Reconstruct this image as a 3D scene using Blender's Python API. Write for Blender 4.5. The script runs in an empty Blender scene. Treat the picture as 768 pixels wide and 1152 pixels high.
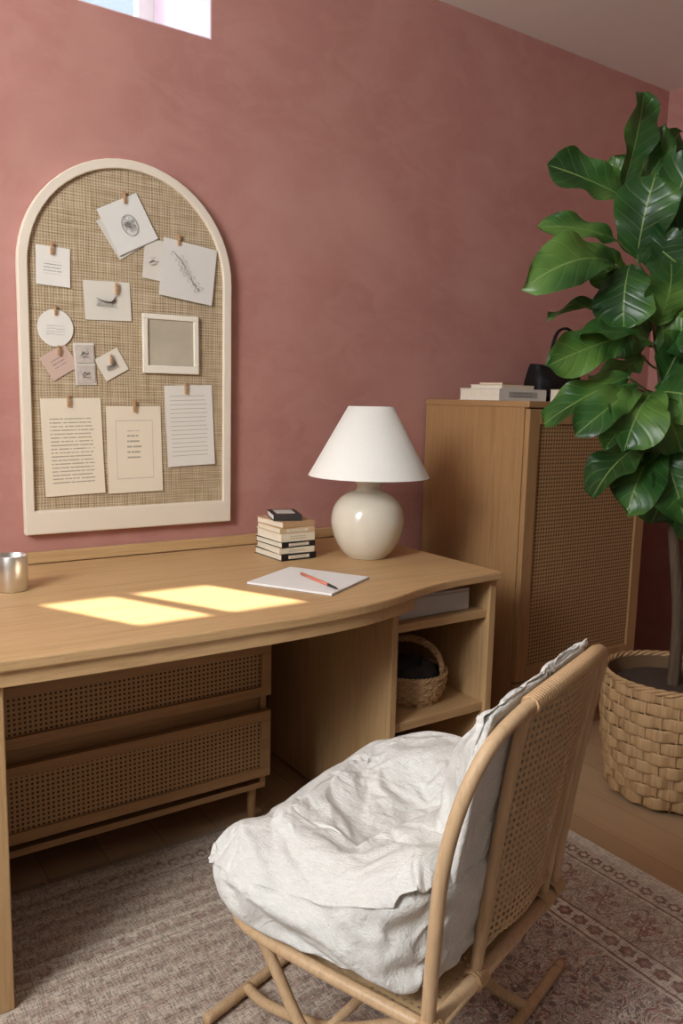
import bpy, math, random, time
from mathutils import Vector, Matrix, noise
random.seed(7)
S=bpy.context.scene
COL=S.collection
PI=math.pi
# ---------------------------------------------------------------- camera
CAM=Vector((0,-2.42,1.25)); TH=math.radians(34.5); PT=math.radians(8.0); RO=0.024; FPX=900.0
F=Vector((math.sin(TH)*math.cos(PT),math.cos(TH)*math.cos(PT),-math.sin(PT)))
R0=Vector((math.cos(TH),-math.sin(TH),0)); U0=R0.cross(F)
RR=R0*math.cos(RO)+U0*math.sin(RO); UU=U0*math.cos(RO)-R0*math.sin(RO)
cd=bpy.data.cameras.new('camera'); co=bpy.data.objects.new('camera',cd); COL.objects.link(co)
cd.sensor_fit='VERTICAL'; cd.sensor_height=36; cd.lens=36*FPX/1152; cd.clip_start=0.02
mt=Matrix.Identity(4)
for i in range(3):
    mt[i][0]=RR[i]; mt[i][1]=UU[i]; mt[i][2]=-F[i]; mt[i][3]=CAM[i]
co.matrix_world=mt
S.camera=co
def ray(px,py): return F+RR*((px-384)/FPX)-UU*((py-576)/FPX)
def P(px,py,ax,v):
    d=ray(px,py); t=(v-CAM[ax])/d[ax]; return CAM+d*t
def at(px,py,dep): return CAM+ray(px,py)*dep
# ---------------------------------------------------------------- mesh helper
class MB:
    def __init__(s): s.v=[]; s.f=[]; s.uv=[]
    def add(s,vs,fs,uv=None):
        o=len(s.v); s.v+= [tuple(q) for q in vs]; s.f+=[tuple(i+o for i in f) for f in fs]
        s.uv+= uv if uv else [(0,0)]*len(vs)
        return s
    def box(s,x0,y0,z0,x1,y1,z1):
        return s.add([(x0,y0,z0),(x1,y0,z0),(x1,y1,z0),(x0,y1,z0),(x0,y0,z1),(x1,y0,z1),(x1,y1,z1),(x0,y1,z1)],
          [(3,2,1,0),(4,5,6,7),(0,1,5,4),(1,2,6,5),(2,3,7,6),(3,0,4,7)],[(0,0),(1,0),(1,0),(0,0),(0,1),(1,1),(1,1),(0,1)])
    def prism(s,poly,z0,z1,plane='xy'):
        n=len(poly)
        def m(p,z): return (p[0],p[1],z) if plane=='xy' else (p[0],z,p[1])
        vs=[m(p,z0) for p in poly]+[m(p,z1) for p in poly]
        fs=[tuple(range(n-1,-1,-1)),tuple(range(n,2*n))]+[(i,(i+1)%n,n+(i+1)%n,n+i) for i in range(n)]
        return s.add(vs,fs)
    def tube(s,pts,r,n=10,closed=False,flat=1.0):
        pts=[Vector(p) for p in pts]; k=len(pts)
        rs=r if isinstance(r,(list,tuple)) else [r]*k
        vs=[];fs=[]; prev=None
        for i,p in enumerate(pts):
            if closed: t=pts[(i+1)%k]-pts[i-1]
            else: t=pts[min(i+1,k-1)]-pts[max(i-1,0)]
            if t.length<1e-9: t=Vector((0,0,1))
            t.normalize()
            if prev is None:
                a=Vector((0,0,1)) if abs(t.z)<.9 else Vector((1,0,0))
                u=t.cross(a).normalized()
            else:
                u=prev-t*prev.dot(t); u.normalize()
            prev=u; w=t.cross(u)
            for j in range(n):
                a=2*PI*j/n; vs.append(p+u*(math.cos(a)*rs[i])+w*(math.sin(a)*rs[i]*flat))
        for i in range(k if closed else k-1):
            for j in range(n):
                a=i*n+j;b=i*n+(j+1)%n; i2=(i+1)%k; c=i2*n+(j+1)%n; d=i2*n+j
                fs.append((a,b,c,d))
        if not closed:
            fs.append(tuple(range(n-1,-1,-1))); fs.append(tuple((k-1)*n+j for j in range(n)))
        return s.add(vs,fs)
    def band(s,R,z,hh,th,N,fn,zf=None,n=8):
        vs=[];fs=[]
        for i in range(N):
            a=2*PI*i/N; r=R+fn(a); zz=z+(zf(a) if zf else 0)
            for j in range(n):
                b=2*PI*j/n; cb=math.cos(b); sb=math.sin(b)
                rr=r+th*math.copysign(abs(cb)**.8,cb); vs.append((rr*math.cos(a),rr*math.sin(a),zz+hh*math.copysign(abs(sb)**.8,sb)))
        for i in range(N):
            for j in range(n):
                fs.append((i*n+j,((i+1)%N)*n+j,((i+1)%N)*n+(j+1)%n,i*n+(j+1)%n))
        return s.add(vs,fs)
    def lathe(s,prof,n=40,c=(0,0,0),fn=None):
        vs=[];fs=[];k=len(prof)
        for i,(r,z) in enumerate(prof):
            for j in range(n):
                a=2*PI*j/n; rr=r+(fn(a,z,i) if fn else 0)
                vs.append((c[0]+rr*math.cos(a),c[1]+rr*math.sin(a),c[2]+z))
        for i in range(k-1):
            for j in range(n):
                fs.append((i*n+j,i*n+(j+1)%n,(i+1)*n+(j+1)%n,(i+1)*n+j))
        return s.add(vs,fs)
    def build(s,name,mat,parent=None,loc=(0,0,0),rot=(0,0,0),smooth=False,bevel=0,kind=None):
        me=bpy.data.meshes.new(name); me.from_pydata(s.v,[],s.f)
        ul=me.uv_layers.new(name='UVMap')
        for l in me.loops: ul.data[l.index].uv=s.uv[l.vertex_index]
        me.materials.append(mat); me.update()
        if smooth:
            for p in me.polygons: p.use_smooth=True
        o=bpy.data.objects.new(name,me); COL.objects.link(o); o.location=loc; o.rotation_euler=rot
        if parent: o.parent=parent
        if bevel:
            b=o.modifiers.new('bevel','BEVEL'); b.width=bevel; b.segments=2; b.limit_method='ANGLE'; b.angle_limit=.6
        if kind: o['kind']=kind
        return o
def spl(pts,k=8,closed=False):
    pts=[Vector(p) for p in pts]; n=len(pts); out=[]
    for i in range(n if closed else n-1):
        if closed: a,b,c,d=pts[i-1],pts[i],pts[(i+1)%n],pts[(i+2)%n]
        else: a,b,c,d=pts[max(i-1,0)],pts[i],pts[i+1],pts[min(i+2,n-1)]
        for j in range(k):
            t=j/k
            out.append(0.5*((2*b)+(c-a)*t+(2*a-5*b+4*c-d)*t*t+(3*b-a-3*c+d)*t*t*t))
    if not closed: out.append(pts[-1])
    return out
def thing(name,label,cat,loc=(0,0,0),rz=0,group=None,rot=None):
    o=bpy.data.objects.new(name,None); COL.objects.link(o); o.location=loc
    o.rotation_euler=rot if rot else (0,0,rz); o.empty_display_size=.1
    return tag(o,label,cat,group)
def tag(o,label,cat,group=None):
    o['label']=label;o['category']=cat
    if group:o['group']=group
    return o
# ---------------------------------------------------------------- node helper
def srgb(r,g,b):
    f=lambda c:(c/255/12.92 if c/255<=.04045 else ((c/255+.055)/1.055)**2.4)
    return (f(r),f(g),f(b),1)
class NM:
    def __init__(s,name,rough=.6,metal=0,spec=.5):
        s.m=bpy.data.materials.new(name); s.m.use_nodes=True; s.t=s.m.node_tree
        s.b=s.t.nodes['Principled BSDF']; s.b.inputs['Roughness'].default_value=rough
        s.b.inputs['Metallic'].default_value=metal; s.b.inputs['Specular IOR Level'].default_value=spec
        s.tc=s.t.nodes.new('ShaderNodeTexCoord')
    def put(s,sock,v):
        if isinstance(v,bpy.types.NodeSocket): s.t.links.new(v,sock)
        elif v is not None: sock.default_value=v
    def ma(s,op,a,b=None,c=None):
        n=s.t.nodes.new('ShaderNodeMath'); n.operation=op
        for i,v in enumerate((a,b,c)): 
            if v is not None: s.put(n.inputs[i],v)
        return n.outputs[0]
    def mp(s,co='Object',scale=(1,1,1),rot=(0,0,0),loc=(0,0,0)):
        n=s.t.nodes.new('ShaderNodeMapping'); s.t.links.new(s.tc.outputs[co],n.inputs[0])
        n.inputs['Scale'].default_value=scale; n.inputs['Rotation'].default_value=rot; n.inputs['Location'].default_value=loc
        return n.outputs[0]
    def noise(s,scale,vec=None,detail=4,rough=.5,dist=0):
        n=s.t.nodes.new('ShaderNodeTexNoise'); n.inputs['Scale'].default_value=scale; n.inputs['Detail'].default_value=detail
        n.inputs['Roughness'].default_value=rough; n.inputs['Distortion'].default_value=dist
        s.t.links.new(vec if vec else s.tc.outputs['Object'],n.inputs['Vector']); return n.outputs[0]
    def vor(s,scale,vec=None,feature='F1'):
        n=s.t.nodes.new('ShaderNodeTexVoronoi'); n.feature=feature; n.inputs['Scale'].default_value=scale
        s.t.links.new(vec if vec else s.tc.outputs['Object'],n.inputs['Vector']); return n.outputs['Distance']
    def ramp(s,fac,stops,interp='LINEAR'):
        n=s.t.nodes.new('ShaderNodeValToRGB'); cr=n.color_ramp; cr.interpolation=interp
        while len(cr.elements)<len(stops): cr.elements.new(.5)
        for e,(p,c) in zip(cr.elements,stops): e.position=p; e.color=c
        s.put(n.inputs[0],fac); return n.outputs[0]
    def mix(s,fac,a,b,mode='MIX'):
        n=s.t.nodes.new('ShaderNodeMix'); n.data_type='RGBA'; n.blend_type=mode
        s.put(n.inputs[0],fac); s.put(n.inputs[6],a); s.put(n.inputs[7],b); return n.outputs[2]
    def xyz(s,v=None,co='Object'):
        n=s.t.nodes.new('ShaderNodeSeparateXYZ'); s.t.links.new(v if v else s.tc.outputs[co],n.inputs[0]); return n.outputs
    def comb(s,x,y,z=0.0):
        n=s.t.nodes.new('ShaderNodeCombineXYZ'); s.put(n.inputs[0],x);s.put(n.inputs[1],y);s.put(n.inputs[2],z); return n.outputs[0]
    def bump(s,h,strength=.3,dist=.002):
        n=s.t.nodes.new('ShaderNodeBump'); n.inputs['Strength'].default_value=strength; n.inputs['Distance'].default_value=dist
        s.t.links.new(h,n.inputs['Height']); s.t.links.new(n.outputs[0],s.b.inputs['Normal'])
    def col(s,c): s.put(s.b.inputs['Base Color'],c); return s
def simple(name,c,rough=.6,metal=0,var=.12,sc=30,bump=.1,spec=.5):
    n=NM(name,rough,metal,spec); f=n.noise(sc)
    d=tuple(x*(1-var) for x in c[:3])+(1,); e=tuple(min(1,x*(1+var)) for x in c[:3])+(1,)
    n.col(n.mix(f,d,e))
    if bump: n.bump(n.noise(sc*6),bump,.001)
    return n.m
def wood(name,c1,c2,axis='x',rough=.5,sc=1.0,con=.22):
    n=NM(name,rough,spec=.35)
    st={'x':(1.2,22,22),'y':(22,1.2,22),'z':(22,22,1.2)}[axis]
    v=n.mp(scale=tuple(q*sc for q in st))
    g=n.noise(1.6,v,5,.6,.6)
    fine=n.noise(1.0,n.mp(scale=tuple((6 if q<3 else 260)*sc for q in st)),3)
    c=n.ramp(g,[(.28,c1),(.5,c2),(.72,tuple(x*.92 for x in c1[:3])+(1,))])
    c=n.mix(n.ma('MULTIPLY',n.ma('LESS_THAN',fine,.43),con),c,tuple(x*.62 for x in c1[:3])+(1,))
    n.col(c); n.bump(fine,.12,.0006); return n.m
OAK1,OAK2=srgb(188,151,105),srgb(200,164,118)
oak_x=wood('oak_grain_x',OAK1,OAK2,'x'); oak_z=wood('oak_grain_z',OAK1,OAK2,'z'); oak_y=wood('oak_grain_y',OAK1,OAK2,'y')
C1,C2=srgb(156,118,77),srgb(168,130,88)  # cabinet oak tone, darkened a little to stand in for shadow
cab_z=wood('cabinet_oak_z',C1,C2,'z'); cab_x=wood('cabinet_oak_x',C1,C2,'x'); cab_y=wood('cabinet_oak_y',C1,C2,'y')
def cane(name,a,b,pitch,c,hole,alpha=False,thr=.29,bs=.3):
    n=NM(name,.6,spec=.3); X=n.xyz()
    u=X[a];v=X[b]
    fu=n.ma('ABSOLUTE',n.ma('SUBTRACT',n.ma('FRACT',n.ma('DIVIDE',u,pitch)),.5))
    fv=n.ma('ABSOLUTE',n.ma('SUBTRACT',n.ma('FRACT',n.ma('DIVIDE',v,pitch)),.5))
    d=n.ma('MAXIMUM',n.ma('MAXIMUM',fu,fv),n.ma('MULTIPLY',n.ma('ADD',fu,fv),.72))
    m=n.ma('LESS_THAN',d,thr)
    st=n.ma('SINE',n.ma('MULTIPLY',u,2*PI/(pitch/4)));st2=n.ma('SINE',n.ma('MULTIPLY',v,2*PI/(pitch/4)))
    sh=n.ma('MULTIPLY_ADD',n.ma('MULTIPLY',st,st2),.12,n.noise(60))
    cc=n.mix(sh,tuple(x*.75 for x in c[:3])+(1,),c)
    if alpha:
        n.col(cc); n.put(n.b.inputs['Alpha'],n.ma('SUBTRACT',1.0,m))
    else: n.col(n.mix(m,cc,hole))
    if bs: n.bump(n.ma('ADD',n.ma('MULTIPLY',n.ma('MINIMUM',d,.42),3.0),n.ma('MULTIPLY',st,.1)),bs,.002)
    return n.m
cane_front=cane('cane_webbing',0,2,.0122,srgb(178,141,98),srgb(68,48,32),thr=.26)
cane_door=cane('cane_webbing_door',0,2,.0135,srgb(176,139,95),srgb(72,52,35),thr=.27,bs=0)
cane_chair=cane('cane_chair_back',0,2,.0135,srgb(206,174,130),None,True,.24)
cane_seat=cane('cane_chair_seat',0,1,.0135,srgb(206,174,130),None,True,.20)
def plaster(name,ca,cb,cc):
    n=NM(name,.85,spec=.2)
    g=n.noise(1.5,detail=6,rough=.6,dist=.5); h=n.noise(6.0,n.mp(rot=(.3,.6,.2),scale=(1,1,1.6)),6,.6,1.1)
    c=n.ramp(g,[(.30,ca),(.5,cb),(.70,cc)]); c=n.mix(n.ramp(h,[(.44,(0,0,0,1)),(.62,(.42,.42,.42,1))]),c,cc)
    n.col(c); n.bump(n.noise(11,detail=6,rough=.6,dist=1.0),.15,.005); return n.m
pink=plaster('rose_limewash_plaster',srgb(174,122,113),srgb(182,130,120),srgb(193,144,133))
off=simple('taupe_plaster',srgb(104,100,96),.9,var=.02,sc=4)
ceil_m=simple('ceiling_paint',srgb(244,242,236),.9,var=.02,sc=4,bump=.05)
reveal_m=simple('daylit_reveal_tint',srgb(226,210,220),.8,var=.03,sc=8,bump=.05)  # pale lavender puts the daylight tint into the reveal colour
white_m=simple('white_frame_paint',srgb(232,230,226),.5,var=.03)
def floor_mat():
    n=NM('oak_floor_planks',.5,spec=.35)
    br=n.t.nodes.new('ShaderNodeTexBrick'); v=n.mp(rot=(0,0,PI/2)); n.t.links.new(v,br.inputs['Vector'])
    br.inputs['Scale'].default_value=1; br.inputs['Brick Width'].default_value=1.5; br.inputs['Row Height'].default_value=.16
    br.inputs['Mortar Size'].default_value=.001; br.inputs['Color1'].default_value=srgb(184,150,114); br.inputs['Color2'].default_value=srgb(194,160,124)
    br.inputs['Mortar'].default_value=srgb(120,90,64)
    g=n.noise(1.4,n.mp(scale=(26,1.3,1)),5,.6,.5)
    n.col(n.mix(n.ma('MULTIPLY',g,.4),br.outputs['Color'],srgb(150,114,80))); n.bump(g,.05,.001); return n.m
RX,RY=1.83,-.455
def rug_mat():
    n=NM('faded_oriental_rug',.95,spec=.1); X=n.xyz()
    wob=n.ma('MULTIPLY',n.ma('SUBTRACT',n.noise(14),.5),.010)
    dx=n.ma('SUBTRACT',RX,X[0]); dy=n.ma('SUBTRACT',RY,X[1])
    d=n.ma('ADD',n.ma('MINIMUM',dx,dy),wob)
    along=n.mix(n.ma('LESS_THAN',dx,dy),n.comb(X[0],n.ma('ADD',dy,wob)),n.comb(X[1],n.ma('ADD',dx,wob)))
    A=n.xyz(along)
    greige=srgb(218,206,190); cream=srgb(234,225,210); maroon=srgb(138,88,84); navy=srgb(104,88,92); rose=srgb(194,152,140)
    def flower(p,cy,amp,k=6):
        u=n.ma('SUBTRACT',n.ma('FRACT',n.ma('DIVIDE',A[0],p)),.5); u=n.ma('MULTIPLY',u,p)
        v=n.ma('SUBTRACT',A[1],cy)
        r=n.ma('SQRT',n.ma('ADD',n.ma('MULTIPLY',u,u),n.ma('MULTIPLY',v,v)))
        a=n.ma('ARCTAN2',v,u)
        return n.ma('ADD',r,n.ma('MULTIPLY',n.ma('SINE',n.ma('MULTIPLY',a,k)),amp*.18))
    f1=flower(.12,.20,.08,5)
    ring=n.ramp(n.ma('DIVIDE',f1,.1),[(0,cream),(.07,maroon),(.15,rose),(.27,maroon),(.31,cream),(.37,greige)],'CONSTANT')
    def vine(ph,amp,w):
        v=n.ma('ABSOLUTE',n.ma('SUBTRACT',n.ma('SUBTRACT',A[1],.20),n.ma('MULTIPLY',n.ma('SINE',n.ma('MULTIPLY_ADD',A[0],2*PI/.12,ph)),amp)))
        return n.ma('LESS_THAN',v,w)
    bord=n.mix(vine(0,.055,.0035),ring,maroon); bord=n.mix(vine(PI,.055,.0035),bord,rose)
    sq2=n.noise(60,detail=2,dist=2.2)
    bord=n.mix(n.ma('MULTIPLY',n.ma('LESS_THAN',n.ma('ABSOLUTE',n.ma('SUBTRACT',sq2,.5)),.045),.8),bord,maroon)
    f2=flower(.04,.075,.012); g1=n.ramp(n.ma('DIVIDE',f2,.03),[(0,cream),(.25,maroon),(.55,greige)],'CONSTANT')
    f3=flower(.045,.315,.012); g2=n.ramp(n.ma('DIVIDE',f3,.03),[(0,rose),(.25,maroon),(.6,cream)],'CONSTANT')
    fnz=n.noise(24,detail=3,dist=2.5)
    fr=n.ramp(fnz,[(0,maroon),(.40,greige),(.46,navy),(.50,cream),(.55,rose),(.62,maroon)],'CONSTANT')
    fld=n.mix(n.ma('LESS_THAN',n.vor(28),.25),fr,navy)
    c=n.mix(n.ma('GREATER_THAN',d,.04),cream,g1)
    def band(c,lo,col): return n.mix(n.ma('GREATER_THAN',d,lo),c,col)
    c=band(c,.105,maroon); c=band(c,.112,cream); c=band(c,.12,bord); c=band(c,.28,maroon); c=band(c,.287,g2); c=band(c,.345,maroon); c=band(c,.352,cream); c=band(c,.362,fld)
    wear=n.noise(5,detail=7,rough=.75)
    left=n.ma('MULTIPLY',n.ma('SUBTRACT',1.15,X[0]),1.1)
    w=n.ma('ADD',n.ma('MULTIPLY_ADD',wear,.9,-.14),n.ma('MAXIMUM',left,0.0)); w=n.ma('MINIMUM',n.ma('MAXIMUM',w,.16),n.ma('MULTIPLY_ADD',wear,.35,.58))
    stripe=n.ma('MULTIPLY_ADD',n.ma('SINE',n.ma('MULTIPLY',n.ma('ADD',dy,n.ma('MULTIPLY',wob,.5)),2*PI/.052)),.5,.5)
    stripe=n.ma('MULTIPLY',n.ma('POWER',stripe,1.5),n.ma('MULTIPLY_ADD',wear,.7,.12))
    wornc=n.mix(stripe,srgb(212,198,180),srgb(146,112,100))
    c=n.mix(w,c,wornc)
    st=n.noise(1,n.mp(scale=(40,300,1)),2); st2=n.noise(1,n.mp(scale=(300,40,1)),2)
    wv=n.ma('MULTIPLY',n.ma('ADD',st,st2),.5)
    dk=n.ma('MULTIPLY',n.ramp(wv,[(.40,(1,1,1,1)),(.54,(0,0,0,1))]),n.ma('MULTIPLY_ADD',w,.45,.34))
    c=n.mix(dk,c,srgb(92,76,68))
    n.col(c); n.bump(wv,.6,.003); return n.m
def burlap_mat():
    n=NM('burlap_weave',.95,spec=.1); X=n.xyz()
    nz=n.noise(18)
    a=n.ma('SINE',n.ma('MULTIPLY_ADD',nz,5,n.ma('MULTIPLY',X[0],2*PI/.0080))); b=n.ma('SINE',n.ma('MULTIPLY_ADD',nz,5,n.ma('MULTIPLY',X[2],2*PI/.0080)))
    sx=n.noise(1,n.mp(scale=(200,1,8)),3); sz=n.noise(1,n.mp(scale=(8,1,200)),3)
    h=n.ma('ADD',n.ma('MULTIPLY',n.ma('MAXIMUM',a,b),.18),n.ma('MULTIPLY',n.ma('ADD',sx,sz),.55))
    n.col(n.ramp(h,[(.35,srgb(128,106,80)),(.6,srgb(178,157,127)),(.9,srgb(214,198,172))])); n.bump(h,.5,.002); return n.m
def linen_mat():
    n=NM('washed_linen',.92,spec=.15)
    a=n.noise(1,n.mp(scale=(420,50,50)),2); b=n.noise(1,n.mp(scale=(50,420,420)),2)
    h=n.ma('ADD',a,b); n.col(n.mix(n.ma('SUBTRACT',h,.5),srgb(206,205,199),srgb(232,231,226)))
    hb=n.ma('ADD',n.ma('MULTIPLY',h,.34),n.noise(28,detail=5,rough=.62,dist=1.5)); n.bump(hb,.6,.007)
    return n.m
def leaf_mat():
    n=NM('glossy_fig_leaf',.34,spec=.45); U=n.xyz(co='UV')
    v=n.ma('ABSOLUTE',n.ma('SUBTRACT',U[1],.5))
    mid=n.ma('LESS_THAN',v,.015)
    q=n.ma('ABSOLUTE',n.ma('SUBTRACT',n.ma('FRACT',n.ma('SUBTRACT',n.ma('MULTIPLY',U[0],7),n.ma('MULTIPLY',v,3.4))),.5))
    lat=n.ma('LESS_THAN',q,.024)
    vein=n.ma('MAXIMUM',n.ma('MULTIPLY',mid,.75),n.ma('MULTIPLY',lat,.32))
    base=n.ramp(n.noise(5,detail=2),[(.35,srgb(30,66,30)),(.5,srgb(52,96,42)),(.65,srgb(98,136,62))])
    n.col(n.mix(vein,base,srgb(142,168,94))); n.bump(n.ma('ADD',n.ma('MULTIPLY',n.ma('MINIMUM',q,.2),2.0),n.ma('MULTIPLY',mid,-.5)),.4,.006)
    tl=n.t.nodes.new('ShaderNodeBsdfTranslucent'); tl.inputs[0].default_value=srgb(96,140,52)
    ms=n.t.nodes.new('ShaderNodeMixShader'); ms.inputs[0].default_value=.18
    out=n.t.nodes['Material Output']; n.t.links.new(n.b.outputs[0],ms.inputs[1]); n.t.links.new(tl.outputs[0],ms.inputs[2]); n.t.links.new(ms.outputs[0],out.inputs[0])
    return n.m
def paper_mat(name,c,rows=0,ink=srgb(110,100,92),mx=.14,my=(.1,.9),solid=False,border=False):
    n=NM(name,.85,spec=.2); base=n.mix(n.noise(12),tuple(x*.94 for x in c[:3])+(1,),c)
    if rows or border: U=n.xyz(co='UV')
    if rows:
        r=n.ma('MULTIPLY',U[1],rows); fr=n.ma('FRACT',r); fl=n.ma('FLOOR',r)
        on=n.ma('MULTIPLY',n.ma('GREATER_THAN',fr,.38 if not solid else .45),n.ma('LESS_THAN',fr,.7 if not solid else .57))
        if not solid:
            nz=n.noise(1,n.comb(n.ma('MULTIPLY',U[0],34),n.ma('MULTIPLY',fl,7.3)),1); on=n.ma('MULTIPLY',on,n.ma('GREATER_THAN',nz,.4))
        jag=n.ma('MULTIPLY',n.noise(1,n.comb(n.ma('MULTIPLY',fl,3.7),.5),0),.12)
        k=n.ma('MULTIPLY',n.ma('GREATER_THAN',U[0],mx),n.ma('LESS_THAN',U[0],n.ma('SUBTRACT',1.02-mx,jag)))
        k=n.ma('MULTIPLY',k,n.ma('MULTIPLY',n.ma('GREATER_THAN',U[1],my[0]),n.ma('LESS_THAN',U[1],my[1])))
        base=n.mix(n.ma('MULTIPLY',n.ma('MULTIPLY',on,k),.6),base,ink)
    if border:
        e=n.ma('MAXIMUM',n.ma('ABSOLUTE',n.ma('SUBTRACT',U[0],.5)),n.ma('ABSOLUTE',n.ma('SUBTRACT',U[1],.5)))
        l=n.ma('MULTIPLY',n.ma('GREATER_THAN',e,.33),n.ma('LESS_THAN',e,.34)); base=n.mix(n.ma('MULTIPLY',l,.35),base,ink)
    n.col(base); return n.m
rug_m=rug_mat(); floor_m=floor_mat(); burlap=burlap_mat(); linen=linen_mat(); leafm=leaf_mat()
rattan=wood('rattan_pole',srgb(192,158,120),srgb(204,172,134),'z',.42,.6)
bind_m=simple('rattan_binding',srgb(194,158,116),.5,sc=80)
wick=wood('wicker_strand',srgb(156,122,84),srgb(184,148,106),'z',.6,1.0)
wick_d=wood('wicker_brown',srgb(172,138,98),srgb(194,160,118),'z',.6,1.2)
frame_m=simple('cream_board_frame',srgb(230,218,200),.55,var=.05,sc=8,bump=.03)
black=simple('black_matte',srgb(24,22,22),.5,var=.1)
dark=simple('dark_cover',srgb(52,48,46),.6)
dint=simple('shaded_interior',srgb(58,42,30),.8)  # dark brown stands in for the shade inside and under the desk
ceramic=simple('cream_ceramic',srgb(222,214,196),.16,var=.03,sc=6,bump=0)
shade_m=NM('lamp_shade_fabric',.9,spec=.2); shade_m.col(shade_m.mix(shade_m.noise(180),srgb(236,235,227),srgb(245,245,239))); shade_m=shade_m.m
steel=NM('brushed_steel',.38,1); steel.col(steel.mix(steel.noise(1,steel.mp(scale=(3,3,220))),srgb(215,212,205),srgb(238,235,228))); steel=steel.m
paperw=paper_mat('white_paper',srgb(238,237,234)); 
paperb=simple('book_pages',srgb(226,216,196),.9,sc=60)
ink_m=simple('pencil_ink',srgb(134,130,127),.8); ink_d=simple('dark_ink',srgb(92,86,84),.8)
# ---------------------------------------------------------------- room
ZC=2.70; XR=3.45; XL=-1.5; YB=-3.2
WX=P(238,45,1,0); wx1=WX.x; wz0=WX.z; wx0=.35; wz1=2.66
m=MB(); D=.52
m.box(XL-.2,0,-.1,wx0,D,ZC+.1); m.box(wx1,0,-.1,XR+.2,D,ZC+.1); m.box(wx0,0,-.1,wx1,D,wz0); m.box(wx0,0,wz1,wx1,D,ZC+.1)
m.build('wall_back',pink,kind='structure')
MB().box(XR,YB,-.1,XR+.2,0,ZC+.1).build('wall_right',pink,kind='structure')
m=MB(); lopen=(-2.7,-.9,1.65,2.60)  # opening in the unseen left wall, made up to admit the fill
m.box(XL-.2,YB,-.1,XL,lopen[0],ZC+.1).box(XL-.2,lopen[1],-.1,XL,0,ZC+.1).box(XL-.2,lopen[0],-.1,XL,lopen[1],lopen[2]).box(XL-.2,lopen[0],lopen[3],XL,lopen[1],ZC+.1)
m.build('wall_left',off,kind='structure')
MB().box(XL-.2,YB,-.1,XR+.2,.52,0).build('floor',floor_m,kind='structure')
MB().box(XL-.2,YB,ZC,XR+.2,.52,ZC+.1).build('ceiling',ceil_m,kind='structure')
m=MB(); m.box(wx1-.004,.002,wz0,wx1,D,wz1).box(wx0,.002,wz0,wx1-.004,D,wz0+.004).box(wx0,.002,wz1-.004,wx1-.004,D,wz1)
m.build('trim_1',reveal_m,kind='structure')
m=MB(); fy=.46
for a,b in ((wx0,wx0+.05),(.62,.66),(wx1-.06,wx1-.004)): m.box(a,fy,wz0+.004,b,fy+.05,wz1-.004)
m.box(wx0,fy,wz0+.004,wx1-.004,fy+.05,wz0+.05).box(wx0,fy,wz1-.04,wx1-.004,fy+.05,wz1-.004)
w1=m.build('window_1',white_m,kind='structure',bevel=.003)
gm=bpy.data.materials.new('window_glass'); gm.use_nodes=True; t=gm.node_tree; t.nodes.clear()
o_=t.nodes.new('ShaderNodeOutputMaterial'); mx=t.nodes.new('ShaderNodeMixShader'); tr=t.nodes.new('ShaderNodeBsdfTransparent'); gl=t.nodes.new('ShaderNodeBsdfGlossy'); fr=t.nodes.new('ShaderNodeFresnel')
gl.inputs['Roughness'].default_value=.02
t.links.new(fr.outputs[0],mx.inputs[0]);t.links.new(tr.outputs[0],mx.inputs[1]);t.links.new(gl.outputs[0],mx.inputs[2]);t.links.new(mx.outputs[0],o_.inputs[0])
MB().box(wx0+.05,fy+.02,wz0+.05,wx1-.06,fy+.026,wz1-.04).build('pane',gm,w1)
k=.70
def src(x,y):
    dy=y-YB; return x+.51*dy, .75+k*dy
x0=src(.467,-.507)[0]; x1=src(.645,-.507)[0]; x2=src(.672,-.463)[0]; x3=src(.872,-.450)[0]
zlo=src(0,-.770)[1]; zhi=src(0,-.487)[1]
m=MB(); T=.012
m.box(XL-.2,YB-T,-.1,x0,YB,ZC+.1).box(x3,YB-T,-.1,XR+.2,YB,ZC+.1).box(x0,YB-T,-.1,x3,YB,zlo).box(x0,YB-T,zhi,x3,YB,ZC+.1).box(x1,YB-T,zlo,x2,YB,zhi)  # unseen wall; its openings are shaped to cast the sun patches on the desk
m.build('wall_rear',off,kind='structure')
# ---------------------------------------------------------------- lights
w=bpy.data.worlds.new('world'); S.world=w; w.use_nodes=True
bg=w.node_tree.nodes['Background']; bg.inputs[0].default_value=(.66,.82,1,1); bg.inputs[1].default_value=1.1
sl=bpy.data.lights.new('sun','SUN'); so=bpy.data.objects.new('sun',sl); COL.objects.link(so)
sd=Vector((-.51,1,-k)).normalized(); so.rotation_euler=sd.to_track_quat('-Z','Y').to_euler(); so.location=(2.5,-5,4)
sl.energy=20; sl.angle=.008; sl.color=(1,.95,.80)
def area(name,loc,target,sx,sy_,e,c):
    l=bpy.data.lights.new(name,'AREA'); l.shape='RECTANGLE'; l.size=sx; l.size_y=sy_; l.energy=e; l.color=c
    o=bpy.data.objects.new(name,l); COL.objects.link(o); o.location=loc
    o.rotation_euler=(Vector(target)-Vector(loc)).to_track_quat('-Z','Z').to_euler(); return o
area('left_fill_light',(XL-.03,-1.75,2.14),(1.2,-.8,1.45),1.6,.8,100,(.98,.99,1))  # main soft fill, added outside the made-up left opening
area('ceiling_fill_light',(XL-.02,-1.75,1.80),(1.6,-.9,2.70),1.6,.25,10,(1,.98,.95))  # added lamp aimed upward to brighten the ceiling and upper wall
area('high_window_daylight',(.75,.6,2.5),(.75,-.3,2.3),.8,.3,10,(.9,.93,1))
area('rear_fill_light',(.3,YB+.05,2.50),(1.3,-.3,2.5),1.8,.3,2,(.98,.99,1))  # weak fill added behind the camera; no window stands here
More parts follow.
